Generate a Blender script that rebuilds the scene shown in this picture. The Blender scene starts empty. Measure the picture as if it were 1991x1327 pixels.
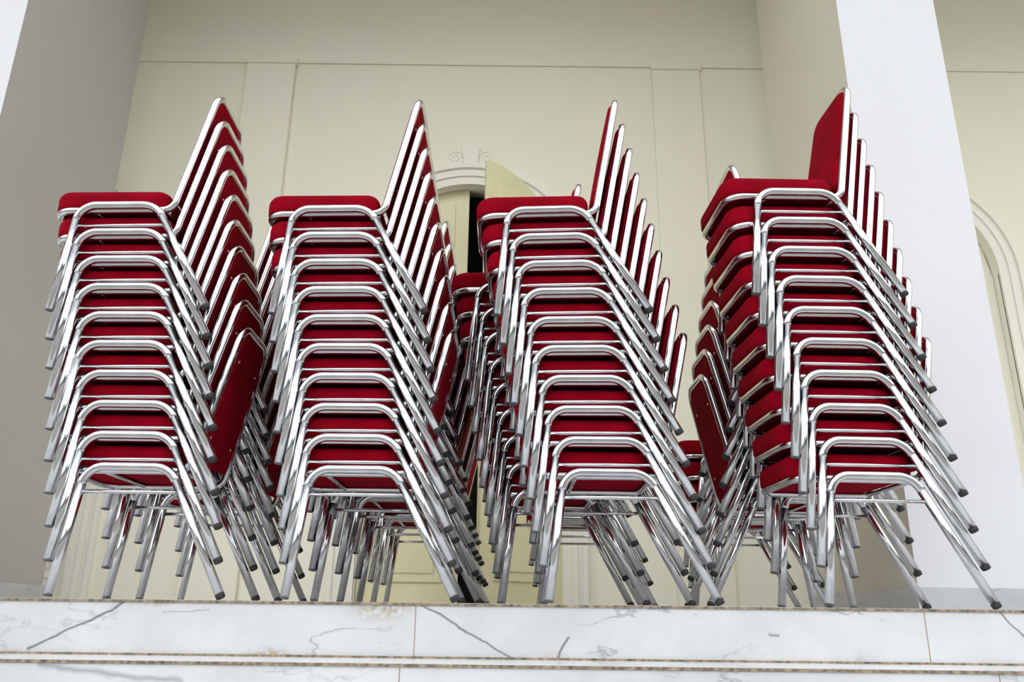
import bpy, bmesh, math, random
from mathutils import Vector, Matrix
random.seed(4)
scene = bpy.context.scene
scene.view_settings.view_transform = 'Standard'
scene.view_settings.look = 'None'
COL = scene.collection

# ------------------------------------------------------------ materials
class NT:
    def __init__(s, name):
        s.m = bpy.data.materials.new(name); s.m.use_nodes = True
        s.t = s.m.node_tree; s.b = s.t.nodes['Principled BSDF']
    def n(s, typ, **kw):
        nd = s.t.nodes.new(typ)
        for k, v in kw.items(): setattr(nd, k, v)
        return nd
    def l(s, a, b): s.t.links.new(a, b)
    def val(s, sock, v):
        if isinstance(v, bpy.types.NodeSocket): s.l(v, sock)
        else: sock.default_value = v
    def math(s, op, a, b=0.0, c=None, clamp=False):
        nd = s.n('ShaderNodeMath', operation=op); nd.use_clamp = clamp
        s.val(nd.inputs[0], a); s.val(nd.inputs[1], b)
        if c is not None: s.val(nd.inputs[2], c)
        return nd.outputs[0]
    def vm(s, op, a, b=None, scale=None):
        nd = s.n('ShaderNodeVectorMath', operation=op)
        s.val(nd.inputs[0], a)
        if b is not None: s.val(nd.inputs[1], b)
        if scale is not None: s.val(nd.inputs[3], scale)
        return nd.outputs[1] if op in ('DOT_PRODUCT', 'LENGTH') else nd.outputs[0]
    def noise(s, vec, scale, detail=4, rough=0.5):
        nd = s.n('ShaderNodeTexNoise'); nd.inputs['Scale'].default_value = scale
        nd.inputs['Detail'].default_value = detail; nd.inputs['Roughness'].default_value = rough
        s.l(vec, nd.inputs['Vector']); return nd
    def ramp(s, fac, stops):
        nd = s.n('ShaderNodeValToRGB'); cr = nd.color_ramp
        while len(cr.elements) < len(stops): cr.elements.new(0.5)
        for e, (p, c) in zip(cr.elements, stops):
            e.position = p; e.color = (*c, 1) if len(c) == 3 else c
        s.val(nd.inputs[0], fac); return nd.outputs[0]
    def mix(s, fac, a, b):
        nd = s.n('ShaderNodeMixRGB')
        s.val(nd.inputs[0], fac)
        for i, v in ((1, a), (2, b)):
            if isinstance(v, bpy.types.NodeSocket): s.l(v, nd.inputs[i])
            else: nd.inputs[i].default_value = (*v, 1)
        return nd.outputs[0]
    def obj(s):
        return s.n('ShaderNodeTexCoord').outputs['Object']
    def bump(s, h, strength, dist=0.01):
        nd = s.n('ShaderNodeBump'); nd.inputs['Strength'].default_value = strength
        nd.inputs['Distance'].default_value = dist
        s.l(h, nd.inputs['Height']); s.l(nd.outputs[0], s.b.inputs['Normal'])

def plain(name, c, rough=0.6, metal=0.0, var=0.06, scale=6, bump=0.0, bscale=80):
    t = NT(name); o = t.obj(); n = t.noise(o, scale)
    lo = tuple(x*(1-var) for x in c); hi = tuple(min(1, x*(1+var)) for x in c)
    t.l(t.ramp(n.outputs['Fac'], [(0.3, lo), (0.7, hi)]), t.b.inputs['Base Color'])
    t.b.inputs['Roughness'].default_value = rough; t.b.inputs['Metallic'].default_value = metal
    if bump: t.bump(t.noise(o, bscale).outputs['Fac'], bump)
    return t.m

def mk_chrome():
    t = NT('chrome'); o = t.obj()
    n = t.noise(o, 14, 3)
    t.l(t.ramp(n.outputs['Fac'], [(0.3, (0.60, 0.61, 0.63)), (0.7, (0.73, 0.74, 0.76))]), t.b.inputs['Base Color'])
    t.l(t.ramp(n.outputs['Fac'], [(0.35, (0.10,)*3), (0.75, (0.18,)*3)]), t.b.inputs['Roughness'])
    t.b.inputs['Metallic'].default_value = 1
    return t.m
def mk_fabric():
    t = NT('red_fabric'); o = t.obj()
    n = t.noise(o, 9, 4); 
    t.l(t.ramp(n.outputs['Fac'], [(0.3, (0.22, 0.0006, 0.008)), (0.7, (0.31, 0.001, 0.012))]), t.b.inputs['Base Color'])
    t.b.inputs['Roughness'].default_value = 0.9
    t.b.inputs['Specular IOR Level'].default_value = 0.06
    w = t.noise(o, 700, 2)
    t.bump(w.outputs['Fac'], 0.35, 0.002)
    return t.m
CHROME = mk_chrome(); FABRIC = mk_fabric()
RUBBER = plain('black_rubber', (0.03, 0.03, 0.032), 0.6)
GREYCAP = plain('grey_plastic', (0.10, 0.10, 0.105), 0.5)
CREAM = plain('cream_wall_paint', (0.88, 0.85, 0.71), 0.75, var=0.015, scale=1.0, bump=0.03, bscale=40)
CREAMW = plain('pale_cream_trim_paint', (0.88, 0.86, 0.765), 0.6, var=0.02, scale=3)
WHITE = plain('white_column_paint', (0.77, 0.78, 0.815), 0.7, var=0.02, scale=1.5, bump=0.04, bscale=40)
SHADEL = plain('warm_grey_column_shade', (0.52, 0.505, 0.48), 0.7, var=0.02, scale=1.5)  # left column's side faces: shade put into the colour
SHADER = plain('cream_grey_column_shade', (0.72, 0.69, 0.585), 0.7, var=0.02, scale=1.5)  # right column's side faces: shade painted in as a duller tone
DOORM = plain('pale_yellow_door_paint', (0.80, 0.75, 0.48), 0.4, var=0.05, scale=4)
BRASS = plain('aged_brass', (0.34, 0.22, 0.08), 0.35, 1.0, var=0.3, scale=30)
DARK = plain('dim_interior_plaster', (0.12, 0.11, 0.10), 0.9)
GROUT = plain('brown_chipped_edge', (0.28, 0.22, 0.15), 0.8, var=0.6, scale=60, bump=0.5, bscale=120)
GROUNDM = plain('paving', (0.33, 0.32, 0.30), 0.8, var=0.2)
CEILM = plain('ceiling_paint', (0.75, 0.73, 0.66), 0.8)

def mk_marble(name, veins, joints, tint=(0.72, 0.735, 0.755), soft=0.8, stain=None):
    t = NT(name); o = t.obj()
    nz = t.noise(o, 7, 5, 0.6)
    off = t.vm('SCALE', t.vm('SUBTRACT', nz.outputs['Color'], (0.5, 0.5, 0.5)), scale=0.035)
    p = t.vm('ADD', o, off)
    cl = t.noise(p, 1.6, 6, 0.62)
    st = t.n('ShaderNodeMapping'); st.inputs['Scale'].default_value = (1, 1, 2.6); st.inputs['Rotation'].default_value = (0, 0.5, 0)
    t.l(p, st.inputs[0])
    fv = t.noise(st.outputs[0], 2.3, 7, 0.6)
    ridge = t.math('ABSOLUTE', t.math('SUBTRACT', fv.outputs['Fac'], 0.5))
    base = t.ramp(cl.outputs['Fac'], [(0.38, tuple(x*0.84 for x in tint)), (0.6, tint)])
    vm_ = t.ramp(ridge, [(0.0, (soft,)*3), (0.018, (0, 0, 0))])
    gate = t.ramp(t.noise(o, 2.0, 2).outputs['Fac'], [(0.46, (0, 0, 0)), (0.60, (1, 1, 1))])
    vf = t.math('MULTIPLY', vm_, gate)
    col = t.mix(vf, base, (0.34, 0.36, 0.39))
    for (ax, az, bx, bz, w, s_) in veins:
        pa = t.vm('SUBTRACT', t.vm('MULTIPLY', p, (1, 0, 1)), (ax, 0, az))
        d = Vector((bx-ax, 0, bz-az))
        tt = t.math('DIVIDE', t.vm('DOT_PRODUCT', pa, tuple(d)), d.length_squared, clamp=True)
        dd = t.vm('LENGTH', t.vm('SUBTRACT', pa, t.vm('SCALE', tuple(d), scale=tt)))
        f = t.math('SUBTRACT', 1.0, t.math('DIVIDE', dd, w), clamp=True)
        f = t.math('MULTIPLY', f, s_*1.4, clamp=True)
        col = t.mix(f, col, (0.18, 0.19, 0.21))
    sep = t.n('ShaderNodeSeparateXYZ'); t.l(o, sep.inputs[0])
    for j in joints:
        f = t.math('LESS_THAN', t.math('ABSOLUTE', t.math('SUBTRACT', sep.outputs[0], j)), 0.0018)
        col = t.mix(f, col, (0.36, 0.29, 0.20))
    if stain:
        for sx, sz, sr in stain:
            dv = t.vm('MULTIPLY', t.vm('SUBTRACT', p, (sx, 0, sz)), (1, 0, 2.2))
            f = t.math('SUBTRACT', 1.0, t.math('DIVIDE', t.vm('LENGTH', dv), sr), clamp=True)
            g = t.noise(o, 55, 5, 0.7).outputs['Fac']
            f = t.math('MULTIPLY', f, t.math('MULTIPLY', t.math('SUBTRACT', g, 0.42, clamp=True), 8.0, clamp=True), clamp=True)
            col = t.mix(f, col, (0.42, 0.32, 0.19))
    t.l(col, t.b.inputs['Base Color'])
    t.b.inputs['Roughness'].default_value = 0.22
    return t.m
MARBLE = mk_marble('white_marble', [(-1.22, -0.01, -1.50, -0.155, 0.006, .8), (-0.28, -0.005, 0.03, -0.17, 0.005, .75),
                    (0.19, -0.10, 0.15, -0.165, 0.006, .8), (1.56, -0.01, 1.64, -0.10, 0.005, .7),
                    (0.85, -0.085, 0.82, -0.08, 0.006, .6), (-0.95, -0.03, -1.1, -0.04, 0.003, .4)],
                   [-1.91, -0.295, 1.32, 2.9], stain=[(-0.40, -0.01, 0.12), (-1.12, -0.005, 0.06), (0.14, -0.168, 0.06), (-0.75, -0.168, 0.08)])
MARBLE2 = mk_marble('veined_marble', [(-1.3, -0.18, -0.9, -0.22, 0.012, .4)], [-1.9, -0.30, 1.36], soft=0.9)
MARBLE3 = mk_marble('grey_marble', [], [], tint=(0.62, 0.63, 0.66))

# ------------------------------------------------------------ mesh helpers
def obj_from_bm(bm, name, mat, smooth=False, link=True):
    bmesh.ops.recalc_face_normals(bm, faces=bm.faces)
    me = bpy.data.meshes.new(name); bm.to_mesh(me); bm.free()
    if isinstance(mat, (list, tuple)):
        for m in mat: me.materials.append(m)
    else: me.materials.append(mat)
    if smooth:
        for p in me.polygons: p.use_smooth = True
    ob = bpy.data.objects.new(name, me)
    if link: COL.objects.link(ob)
    return ob

def fillet(pts, radii, closed, n=8):
    P = [Vector(p) for p in pts]; out = []
    N = len(P)
    for i in range(N):
        if not closed and (i == 0 or i == N-1) or radii[i] <= 0:
            out.append(P[i]); continue
        a = (P[i-1]-P[i]).normalized(); b = (P[(i+1) % N]-P[i]).normalized()
        ang = a.angle(b); r = radii[i]; tl = r/math.tan(ang/2)
        s = P[i]+a*tl; e = P[i]+b*tl
        c = P[i]+(a+b).normalized()*(r/math.sin(ang/2))
        u = (s-c); v = (e-c); th = u.angle(v)
        for k in range(n+1):
            f = k/n
            out.append(c+(u*math.sin((1-f)*th)+v*math.sin(f*th))/math.sin(th))
    return out

def tube(bm, pts, r, closed=False, seg=14, mi=0):
    P = [Vector(p) for p in pts]; N = len(P)
    T = []
    for i in range(N):
        if closed: t = (P[(i+1) % N]-P[i]).normalized()+(P[i]-P[i-1]).normalized()
        elif i == 0: t = P[1]-P[0]
        elif i == N-1: t = P[-1]-P[-2]
        else: t = (P[i+1]-P[i]).normalized()+(P[i]-P[i-1]).normalized()
        T.append(t.normalized())
    up = Vector((0, 1, 0)) if abs(T[0].y) < 0.9 else Vector((1, 0, 0))
    nv = (up-T[0]*up.dot(T[0])).normalized(); NV = [nv]
    for i in range(1, N):
        q = T[i-1].rotation_difference(T[i]); nv = q @ nv
        nv = (nv-T[i]*nv.dot(T[i])).normalized(); NV.append(nv)
    tw = 0
    if closed:
        q = T[-1].rotation_difference(T[0]); e = q @ NV[-1]
        tw = math.atan2(e.cross(NV[0]).dot(T[0]), e.dot(NV[0]))
    rings = []
    for i in range(N):
        b = T[i].cross(NV[i]); ro = tw*i/N
        rings.append([bm.verts.new(P[i]+r*(NV[i]*math.cos(2*math.pi*k/seg+ro)+b*math.sin(2*math.pi*k/seg+ro))) for k in range(seg)])
    for i in range(N if closed else N-1):
        A = rings[i]; B = rings[(i+1) % N]
        for k in range(seg):
            f = bm.faces.new((A[k], A[(k+1) % seg], B[(k+1) % seg], B[k])); f.material_index = mi
    if not closed:
        for R in (rings[0], rings[-1]):
            f = bm.faces.new(R); f.material_index = mi

def box(bm, x0, x1, y0, y1, z0, z1, bev=0.0):
    g = bmesh.ops.create_cube(bm, size=1)
    for v in g['verts']:
        v.co = Vector(((x0+x1)/2+v.co.x*(x1-x0), (y0+y1)/2+v.co.y*(y1-y0), (z0+z1)/2+v.co.z*(z1-z0)))
    if bev:
        es = set(e for v in g['verts'] for e in v.link_edges)
        bmesh.ops.bevel(bm, geom=list(es), offset=bev, segments=2, affect='EDGES')

def pad(bm, outline, layers, frame, capbot=True):
    N = len(outline); O = [Vector(p) for p in outline]
    nrm = []
    for i in range(N):
        t = (O[(i+1) % N]-O[i-1]).normalized(); nrm.append(Vector((t.y, -t.x)))
    c = sum(O, Vector((0, 0)))/N
    rings = []
    for h, ins in layers:
        rings.append([bm.verts.new(frame(*(O[i]-nrm[i]*ins), h)) for i in range(N)])
    hlast, il = layers[-1]
    for s, dh in ((0.8, 0.0015), (0.55, 0.003), (0.3, 0.004)):
        base = [O[i]-nrm[i]*il for i in range(N)]
        rings.append([bm.verts.new(frame(*(c+(p-c)*s), hlast+dh)) for p in base])
    for A, B in zip(rings, rings[1:]):
        for k in range(N):
            bm.faces.new((A[k], A[(k+1) % N], B[(k+1) % N], B[k]))
    bm.faces.new(rings[-1]); bm.faces.new(rings[0])

# ------------------------------------------------------------ the chair
W = 0.44; H = W/2; RT = 0.0152; RS = 0.0140
FX, RX, FC, RC, UZ = -0.2875, 0.2875, -0.2325, 0.0555, 0.441
Y0 = -H+RT+RS-0.0005
def build_chair_parts():
    parts = []
    bm = bmesh.new()
    TP = 0.034
    B1 = Vector((0.108, 0, 0.433)); B2 = Vector((0.232, 0, 0.988))
    pts = [(-0.343, Y0, .433), (B1.x, Y0, B1.z), (B2.x, Y0+TP, B2.z), (B2.x, -Y0-TP, B2.z), (B1.x, -Y0, B1.z), (-0.343, -Y0, .433)]
    tube(bm, fillet(pts, [.065, .05, .07, .07, .05, .065], True, 9), RS, True, seg=16)
    tube(bm, [(0.085, Y0, .433), (0.085, -Y0, .433)], 0.009)
    tube(bm, [(-0.19, Y0, .431), (-0.19, -Y0, .431)], 0.008)
    d = (B2-B1).normalized(); nf = Vector((-d.z, 0, d.x))
    for s, yy in ((0.14, 0.12), (0.14, -0.12), (0.44, 0.11), (0.44, -0.11)):
        p = B1+d*s+Vector((0, yy, 0))
        tube(bm, [p-nf*0.006, p-nf*0.0105], 0.006, seg=10)
    parts.append((obj_from_bm(bm, 'seat_frame', CHROME, True), None))
    # seat
    bm = bmesh.new()
    yo = -Y0+0.008
    def dens(o, m=0.06):
        r = []
        for i, a in enumerate(o):
            b = o[(i+1) % len(o)]; k = max(1, int((b-a).length/m))
            r += [a.lerp(b, j/k) for j in range(k)]
        return r
    ol = [p.xy for p in fillet([(-0.358, -yo, 0), (0.085, -yo+0.004, 0), (0.085, yo-0.004, 0), (-0.358, yo, 0)], [.07, .05, .05, .07], True, 8)]
    ol = dens([Vector(p) for p in ol])
    pad(bm, ol, [(.4395, .02), (.4425, .006), (.450, .0005), (.462, 0), (.490, 0), (.504, .003), (.515, .010), (.522, .021), (.525, .036), (.527, .06)],
        lambda u, v, h: Vector((u, v, h)))
    parts.append((obj_from_bm(bm, 'seat', FABRIC, True), None))
    # backrest
    bm = bmesh.new(); L = (B2-B1).length
    s0, s1 = 0.045, L-0.010
    def yw(s): return (-Y0-0.010)-TP*s/L
    ol = [p.xy for p in fillet([(-yw(s0), s0, 0), (yw(s0), s0, 0), (yw(s1), s1, 0), (-yw(s1), s1, 0)], [.035, .035, .062, .062], True, 8)]
    ol = dens([Vector(p) for p in ol])
    pad(bm, ol, [(-.0075, .012), (-.007, .004), (-.003, 0), (.006, 0), (.013, .001), (.018, .005), (.0225, .013), (.0245, .026)],
        lambda u, v, h: B1+d*v+nf*h*1.0+Vector((0, u, 0)))
    parts.append((obj_from_bm(bm, 'backrest', FABRIC, True), None))
    for side in (-1, 1):
        y = side*H
        path = fillet([(FX, y, 0), (FC, y, UZ), (RC, y, UZ), (RX, y, 0)], [0, .070, .090, 0], False, 12)
        bm = bmesh.new()
        tube(bm, path[1:-1], RT, seg=16)
        fd = (path[1]-path[0]).normalized(); rd = (path[-2]-path[-1]).normalized()
        bz = 0.3535
        pf = path[0]+fd*(bz/fd.z); pr = path[-1]+rd*(bz/rd.z)
        tube(bm, [pf, pr], 0.0068, seg=10)
        parts.append((obj_from_bm(bm, 'side_rail', CHROME, True), None))
        for a, b, front in ((path[0], path[1], True), (path[-1], path[-2], False)):
            dd = (b-a).normalized()
            lo = 0.010 if front else 0.022
            bm = bmesh.new(); tube(bm, [a+dd*lo, b], RT, seg=16)
            parts.append((obj_from_bm(bm, 'leg', CHROME, True), None)); li = len(parts)-1
            bm = bmesh.new()
            prof = [(0.0065, 0.006), (0.0072, 0.0115), (0.009, 0.0150), (lo+0.001, 0.0162), (lo+0.004, 0.0150)]
            seg = 14; rings = []
            q = Vector((0, 0, 1)).rotation_difference(dd)
            for hh, rr in prof:
                rings.append([bm.verts.new(a+dd*hh+q @ Vector((rr*math.cos(2*math.pi*k/seg), rr*math.sin(2*math.pi*k/seg), 0))) for k in range(seg)])
            for A, B in zip(rings, rings[1:]):
                for k in range(seg): bm.faces.new((A[k], A[(k+1) % seg], B[(k+1) % seg], B[k]))
            bm.faces.new(rings[0]); bm.faces.new(rings[-1])
            parts.append((obj_from_bm(bm, 'foot_cap', GREYCAP if front else RUBBER, True), li))
    return parts

TEMPL = build_chair_parts()
first = [True]
def add_chair(loc, tilt, yaw, label, group):
    e = bpy.data.objects.new('stacking_chair', None); COL.objects.link(e)
    e.empty_display_size = 0.05
    e.location = loc; e.rotation_euler = (0, tilt, yaw)
    e['label'] = label; e['category'] = 'chair'; e['group'] = group
    made = []
    for ob, par in TEMPL:
        if first[0]: c = ob
        else:
            c = ob.copy(); COL.objects.link(c)
        c.parent = e if par is None else made[par]
        made.append(c)
    first[0] = False
    return e

def stack(x, d, n, dx, tilt_tot, yaw, group, dz=0.1122, jit=0.0):
    piv = Vector((-0.0885, 0, UZ))
    yc = d+H
    for i in range(n):
        th = -math.radians(tilt_tot)*i/9
        yw = yaw+math.radians(random.uniform(-1, 1)*jit)
        M = Matrix.Rotation(yw, 3, 'Z') @ Matrix.Rotation(th, 3, 'Y')
        off = Matrix.Rotation(yaw, 3, 'Z') @ Vector((dx*i, 0, 0))
        target = Vector((x, yc, 0))+Matrix.Rotation(yaw, 3, 'Z') @ piv+off+Vector((random.uniform(-1, 1)*0.002, random.uniform(-1, 1)*0.002*(i > 0), dz*i))
        loc = target-M @ piv
        if i == 0: loc.z = 0
        lab = 'chrome chair with crimson padded seat, '
        lab += 'standing on marble landing' if i == 0 else ('topmost in its stack' if i == n-1 else 'nested in a stack')
        add_chair(loc, th, yw, lab, group)
R = math.radians
G1 = 'crimson and chrome stacking chairs'
stack(-1.2425, 2.86, 10, -.0222, 2.2, R(1.5), G1, jit=.35)
stack(-0.457, 2.86, 10, -.0175, 1.3, R(0), G1, jit=.35)
stack(0.419, 2.86, 10, -.0230, 2.4, R(0), G1, dz=0.1130, jit=.35)
stack(1.336, 2.86, 10, -.0186, 1.3, R(2.5), G1, dz=0.1225, jit=.35)
stack(-1.22, 3.52, 8, -.021, 1.5, 0, G1)
stack(-0.40, 3.52, 8, -.021, 1.5, 0, G1)
stack(0.255, 3.345, 9, -.021, 1.5, 0, G1)
stack(1.080, 3.42, 10, -.021, 1.5, R(180), G1, dz=0.1170)
stack(-0.39, 4.30, 4, -.021, 0, 0, G1)
stack(0.45, 4.30, 3, -.021, 0, 0, G1)
stack(1.30, 4.25, 4, -.021, 0, 0, G1)

# ------------------------------------------------------------ the setting
def struct(ob, label, cat='wall'):
    ob['kind'] = 'structure'; ob['label'] = label; ob['category'] = cat
    return ob
def boxobj(name, mat, dims, label, cat, bev=0.0):
    bm = bmesh.new(); box(bm, *dims, bev=bev)
    return struct(obj_from_bm(bm, name, mat), label, cat)

EDGE = 2.75
boxobj('floor', MARBLE, (-7, 7, EDGE, 8.2, -0.166, -0.0), 'white grey-veined marble landing slab with tile joints', 'floor')
boxobj('trim_1', GROUT, (-7, 7, EDGE-0.004, EDGE, -0.009, -0.001), 'thin chipped brown mortar edge along the marble landing', 'trim')
boxobj('trim_3', GROUT, (-7, 7, EDGE-0.010, EDGE, -0.166, -0.160), 'brown mortar line at the foot of the marble riser', 'trim')
boxobj('floor.001', MARBLE2, (-7, 7, 2.45, 8.2, -0.340, -0.166), 'white marble stair step with grey veins', 'step')
boxobj('trim_2', GROUT, (-7, 7, 2.446, 2.45, -0.175, -0.167), 'thin chipped brown mortar edge along the marble step', 'trim')
boxobj('floor.002', GROUNDM, (-30, 30, -30, 8.2, -0.95, -0.9), 'grey paved forecourt ground', 'ground')
boxobj('floor.003', MARBLE2, (-7, 7, 2.15, 8.2, -0.9, -0.34), 'lower white marble stair step', 'step')

DW = 5.9; BAY = 3.43; BX = -0.355; PH = 0.20; RECZ = 4.42; RD = 0.014
SPR, RO, RM = 2.55, 0.72, 0.90
def arch_pts(cx, hw, spr, r, z0, n=24):
    p = [(cx-hw, z0), (cx+hw, z0)]
    for k in range(n+1):
        a = math.pi*k/n
        p.append((cx+r*math.cos(a), spr+r*math.sin(a)))
    return p
def poly_mesh_into(bm, outer, holes, yf, yb):
    cu = bpy.data.curves.new('tmp', 'CURVE'); cu.dimensions = '2D'; cu.fill_mode = 'BOTH'
    cu.extrude = (yb-yf)/2
    for loop in [outer]+holes:
        sp = cu.splines.new('POLY'); sp.points.add(len(loop)-1); sp.use_cyclic_u = True
        for q, (a, b) in zip(sp.points, loop): q.co = (a, b, 0, 1)
    ob = bpy.data.objects.new('tmp', cu); COL.objects.link(ob)
    dg = bpy.context.evaluated_depsgraph_get()
    me = bpy.data.meshes.new_from_object(ob.evaluated_get(dg))
    ym = (yf+yb)/2
    for v in me.vertices:
        x, y, z = v.co; v.co = (x, ym-z, y)
    bm.from_mesh(me)
    bpy.data.objects.remove(ob); bpy.data.curves.remove(cu); bpy.data.meshes.remove(me)
    bmesh.ops.remove_doubles(bm, verts=bm.verts, dist=1e-5)
XL, XR = -7, 7
bays = [BX-BAY, BX, BX+BAY]
YR = DW+RD
bm = bmesh.new()
poly_mesh_into(bm, [(XL, 0), (XR, 0), (XR, 5.8), (XL, 5.8)],
   [[(c-RO, 0.001)]+[(c+RO, 0.001)]+arch_pts(c, RO, SPR, RO, 0.001)[2:] for c in bays], YR, YR+0.20)
bm2 = bmesh.new()
poly_mesh_into(bm2, [(XL, 0), (XR, 0), (XR, 5.8), (XL, 5.8)],
   [[(c-BAY/2+PH, 0.001), (c+BAY/2-PH, 0.001), (c+BAY/2-PH, RECZ), (c-BAY/2+PH, RECZ)] for c in bays], DW, YR)
me2 = bpy.data.meshes.new('t'); bm2.to_mesh(me2); bm2.free(); bm.from_mesh(me2); bpy.data.meshes.remove(me2)
struct(obj_from_bm(bm, 'wall_back', CREAM), 'cream plastered wall with shallow recessed bays and arched doorways')
# one raised pilaster with a small stepped capital
k = 4
for c, pr in ((BX-BAY/2, 0.030), (BX+BAY/2, 0.006)):
    bm = bmesh.new()
    box(bm, c-PH+0.002, c+PH+0.004, DW-pr, DW+0.01, 0.0, RECZ-0.03, 0.004)
    box(bm, c-PH-0.006, c+PH+0.020, DW-pr-0.012, DW+0.01, RECZ-0.03, RECZ+0.03, 0.004)
    struct(obj_from_bm(bm, 'trim_%d' % k, CREAM), 'plain cream pilaster with a small capital on the wall', 'trim'); k += 1
for c in bays:
    bm = bmesh.new()
    def ring(bm, ro, ri, y0, y1):
        A = [(c+ro, 0.0)]+[(c+ro*math.cos(math.pi*j/32), SPR+ro*math.sin(math.pi*j/32)) for j in range(33)]+[(c-ro, 0.0)]
        B = [(c+ri, 0.0)]+[(c+ri*math.cos(math.pi*j/32), SPR+ri*math.sin(math.pi*j/32)) for j in range(33)]+[(c-ri, 0.0)]
        vs = []
        for (ax, az), (bx, bz) in zip(A, B):
            vs.append([bm.verts.new((ax, y1, az)), bm.verts.new((ax, y0, az)), bm.verts.new((bx, y0, bz)), bm.verts.new((bx, y1, bz))])
        for p, q in zip(vs, vs[1:]):
            for m in range(4): bm.faces.new((p[m], p[(m+1) % 4], q[(m+1) % 4], q[m]))
        bm.faces.new(vs[0]); bm.faces.new(vs[-1])
    ring(bm, RM, RM-0.035, YR-0.040, YR+0.01)
    ring(bm, RM-0.035, RM-0.07, YR-0.020, YR+0.01)
    ring(bm, RM-0.07, RM-0.11, YR-0.034, YR+0.01)
    ring(bm, RM-0.11, RO, YR-0.022, YR+0.01)
    for sgn in (-1, 1):
        zc = SPR+RM+0.08; xc = c+sgn*0.13
        sp_ = []
        for j in range(40):
            a = j/39*3.2*math.pi; r = 0.06*(1-j/46)
            sp_.append((xc-sgn*r*math.cos(a), YR+0.002, zc+r*math.sin(a)))
        tube(bm, sp_, 0.010, seg=8)
    poly_mesh_into(bm, [(c-0.05, SPR+RM-0.01), (c+0.05, SPR+RM-0.01), (c+0.075, SPR+RM+0.17), (c-0.075, SPR+RM+0.17)], [], YR-0.022, YR+0.01)
    struct(obj_from_bm(bm, 'trim_%d' % k, CREAMW), 'pale cream moulded arch casing around a doorway', 'trim'); k += 1

def leaf(name, hinge, direction, ang, label, mat):
    bm = bmesh.new(); n = 16; w = RO-0.006; th = 0.045
    def top(xl, ins=0):
        r = RO-0.008-ins; dc = RO-xl
        return SPR+math.sqrt(max(0, r*r-dc*dc)) if dc < r else SPR
    pts = [(0.006, 0.01), (w, 0.01)]+[(0.006+(w-0.006)*(1-j/n)**1.0, top(0.006+(w-0.006)*(1-j/n))) for j in range(n+1)]
    pts = [(direction*a, b) for a, b in pts]
    poly_mesh_into(bm, pts, [], -th, 0)
    def panel(x0, x1, z0, z1, arched=False):
        bw = 0.022
        if not arched:
            X0, X1 = sorted((direction*x0, direction*x1))
            for dims in ((X0, X1, z0, z0+bw), (X0, X1, z1-bw, z1)):
                box(bm, dims[0], dims[1], -th-0.012, -th+0.002, dims[2], dims[3], 0.004)
            for dims in ((X0, X0+bw), (X1-bw, X1)):
                box(bm, dims[0], dims[1], -th-0.012, -th+0.002, z0+bw, z1-bw, 0.004)
            box(bm, X0+0.06, X1-0.06, -th-0.008, -th+0.002, z0+0.06, z1-0.06, 0.006)
        else:
            o = [(x0+(x1-x0)*j/12) for j in range(13)]
            poly = [(direction*x0, z0), (direction*x1, z0)]+[(direction*x, max(z0+0.03, top(x, 0.10))) for x in reversed(o)]
            poly_mesh_into(bm, poly, [], -th-0.01, -th+0.002)
    panel(0.10, w-0.11, 0.18, 0.88); panel(0.10, w-0.11, 1.02, 2.30); panel(0.12, w-0.11, 2.42, 3.0, True)
    ob = struct(obj_from_bm(bm, name, mat), label, 'door')
    ob.location = (hinge[0], hinge[1], 0); ob.rotation_euler = (0, 0, ang)
    return ob
YD = YR+0.12
d1 = leaf('door_1', (BX-RO, YD), 1, 0, 'pale yellow panelled arched door leaf, closed', DOORM)
d2 = leaf('door_2', (BX+RO, YR+0.03), -1, math.radians(35), 'pale yellow panelled arched door leaf standing ajar', DOORM)
for nm, hx_, dr in (('door_3', BX-BAY-RO, 1), ('door_4', BX-BAY+RO, -1), ('door_5', BX+BAY-RO, 1), ('door_6', BX+BAY+RO, -1)):
    leaf(nm, (hx_, YD), dr, 0, 'pale cream panelled arched door leaf, closed', CREAMW)
def lathe(bm, prof, cx, cy, seg=14):
    rings = [[bm.verts.new((cx+r*math.cos(2*math.pi*j/seg), cy+r*math.sin(2*math.pi*j/seg), z)) for j in range(seg)] for z, r in prof]
    for A, B in zip(rings, rings[1:]):
        for j in range(seg): bm.faces.new((A[j], A[(j+1) % seg], B[(j+1) % seg], B[j]))
    bm.faces.new(rings[0]); bm.faces.new(rings[-1])
bm = bmesh.new(); hx = -(RO-0.07)
lathe(bm, [(0.86, .003), (0.875, .012), (0.885, .008), (0.90, .016), (0.93, .010), (0.97, .012), (1.0, .022), (1.03, .024), (1.06, .014), (1.10, .010), (1.13, .018), (1.15, .008), (1.17, .013), (1.185, .003)], hx, -0.105)
for zz in (0.90, 1.15):
    tube(bm, [(hx, -0.105, zz), (hx, -0.046, zz)], 0.008)
    tube(bm, [(hx, -0.052, zz), (hx, -0.045, zz)], 0.028)
h = obj_from_bm(bm, 'door_handle', BRASS, True); h.parent = d2; h['label'] = 'ornate aged brass pull handle'
bm = bmesh.new()
tube(bm, [(hx, -0.058, 0.79), (hx, -0.045, 0.79)], 0.035); tube(bm, [(hx, -0.085, 0.79), (hx, -0.05, 0.79)], 0.014)
h = obj_from_bm(bm, 'door_lock', BRASS, True); h.parent = d2; h['label'] = 'round brass lock rose'

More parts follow.
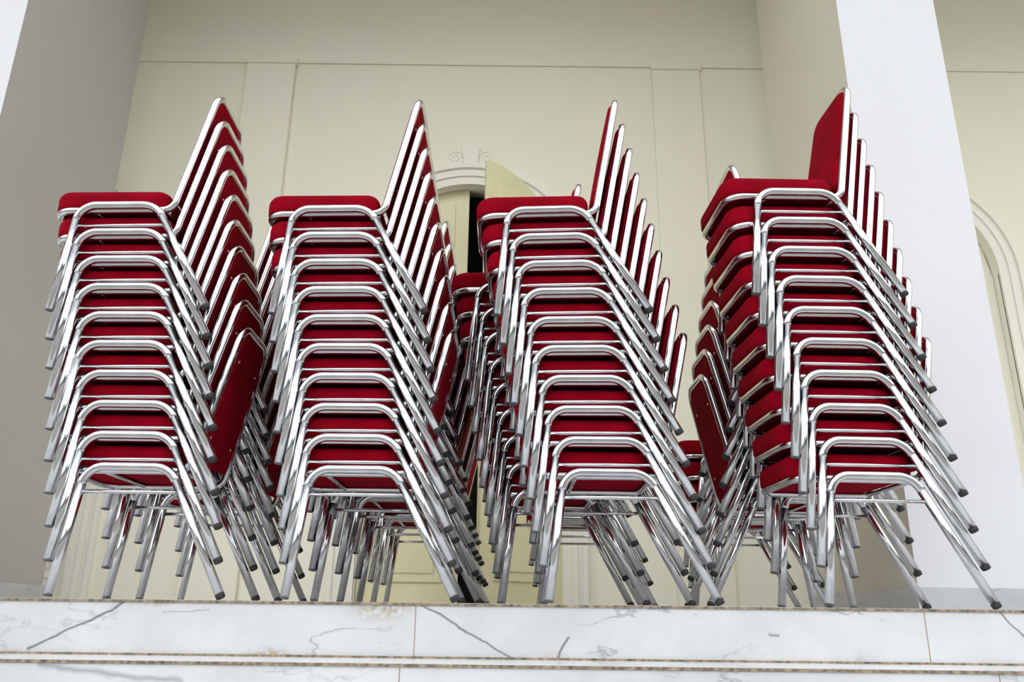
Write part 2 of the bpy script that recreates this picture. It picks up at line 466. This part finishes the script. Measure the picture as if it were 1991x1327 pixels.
DF, DR = 4.10, 5.47
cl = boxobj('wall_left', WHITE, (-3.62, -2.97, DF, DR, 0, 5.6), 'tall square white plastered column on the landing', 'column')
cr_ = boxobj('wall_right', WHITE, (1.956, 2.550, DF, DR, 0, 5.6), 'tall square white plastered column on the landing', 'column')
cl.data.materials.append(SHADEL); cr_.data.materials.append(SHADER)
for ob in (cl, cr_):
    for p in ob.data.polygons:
        if abs(p.normal.x) > 0.9: p.material_index = 1  # side faces take the shade-toned colour, front stays white
boxobj('baseboard_left', MARBLE3, (-3.632, -2.958, DF-0.012, DR+0.012, 0, 0.117), 'grey marble skirting around the column base', 'baseboard')
boxobj('baseboard_right', MARBLE3, (1.944, 2.562, DF-0.012, DR+0.012, 0, 0.117), 'grey marble skirting around the column base', 'baseboard')
boxobj('ceiling', CEILM, (-7, 7, 3.7, 8.2, 5.6, 5.8), 'unseen cream porch ceiling, added so light enters from the front', 'ceiling')  # out of view; added to block overhead sky so light comes from the front
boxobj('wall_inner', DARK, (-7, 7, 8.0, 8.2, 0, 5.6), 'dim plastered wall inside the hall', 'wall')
boxobj('wall_side', CREAM, (6.8, 7, 3.7, 8.2, 0, 5.8), 'cream plastered end wall', 'wall')
boxobj('wall_end', CREAM, (-7, -6.8, 3.7, 8.2, 0, 5.8), 'cream plastered end wall', 'wall')

# ------------------------------------------------------------ light
w = bpy.data.worlds.new('World'); scene.world = w; w.use_nodes = True
nt = w.node_tree; bg = nt.nodes['Background']; LK = nt.links.new
tc = nt.nodes.new('ShaderNodeTexCoord'); sp = nt.nodes.new('ShaderNodeSeparateXYZ')
LK(tc.outputs['Generated'], sp.inputs[0])
nz = nt.nodes.new('ShaderNodeTexNoise'); nz.inputs['Scale'].default_value = 3.0; nz.inputs['Detail'].default_value = 5
LK(tc.outputs['Generated'], nz.inputs['Vector'])
ma = nt.nodes.new('ShaderNodeMath'); ma.operation = 'MULTIPLY_ADD'
LK(nz.outputs['Fac'], ma.inputs[0]); ma.inputs[1].default_value = -1.0
LK(sp.outputs[2], ma.inputs[2])
mr = nt.nodes.new('ShaderNodeMapRange'); mr.inputs[1].default_value = -1.5; mr.inputs[2].default_value = 0.5
LK(ma.outputs[0], mr.inputs[0])
cr = nt.nodes.new('ShaderNodeValToRGB'); e = cr.color_ramp.elements
e[0].position = 0.0; e[0].color = (0.25, 0.24, 0.22, 1)
e[1].position = 0.46; e[1].color = (0.20, 0.20, 0.18, 1)
for p, c in ((0.50, (0.05, 0.055, 0.05, 1)), (0.565, (0.09, 0.10, 0.09, 1)), (0.585, (0.50, 0.52, 0.55, 1)), (0.72, (1.0, 1.0, 1.0, 1)), (0.95, (0.95, 0.98, 1.0, 1))):
    x = cr.color_ramp.elements.new(p); x.color = c
LK(mr.outputs[0], cr.inputs[0])
my = nt.nodes.new('ShaderNodeMapRange'); my.inputs[1].default_value = 0.3; my.inputs[2].default_value = -0.7
my.inputs[3].default_value = 0.5; my.inputs[4].default_value = 1.15
LK(sp.outputs[1], my.inputs[0])
mul = nt.nodes.new('ShaderNodeVectorMath'); mul.operation = 'SCALE'
LK(cr.outputs[0], mul.inputs[0]); LK(my.outputs[0], mul.inputs[3])
LK(mul.outputs[0], bg.inputs[0])
bg.inputs[1].default_value = 2.15

# ------------------------------------------------------------ camera
cam = bpy.data.cameras.new('Camera'); co = bpy.data.objects.new('Camera', cam); COL.objects.link(co)
cam.sensor_width = 36; cam.lens = 1600/1991*36; cam.clip_start = 0.05
co.matrix_world = Matrix.Translation((0, 0, -0.04)) @ Matrix.Rotation(math.radians(90+18.55), 4, 'X') @ Matrix.Rotation(math.radians(0.7), 4, 'Z')
scene.camera = co
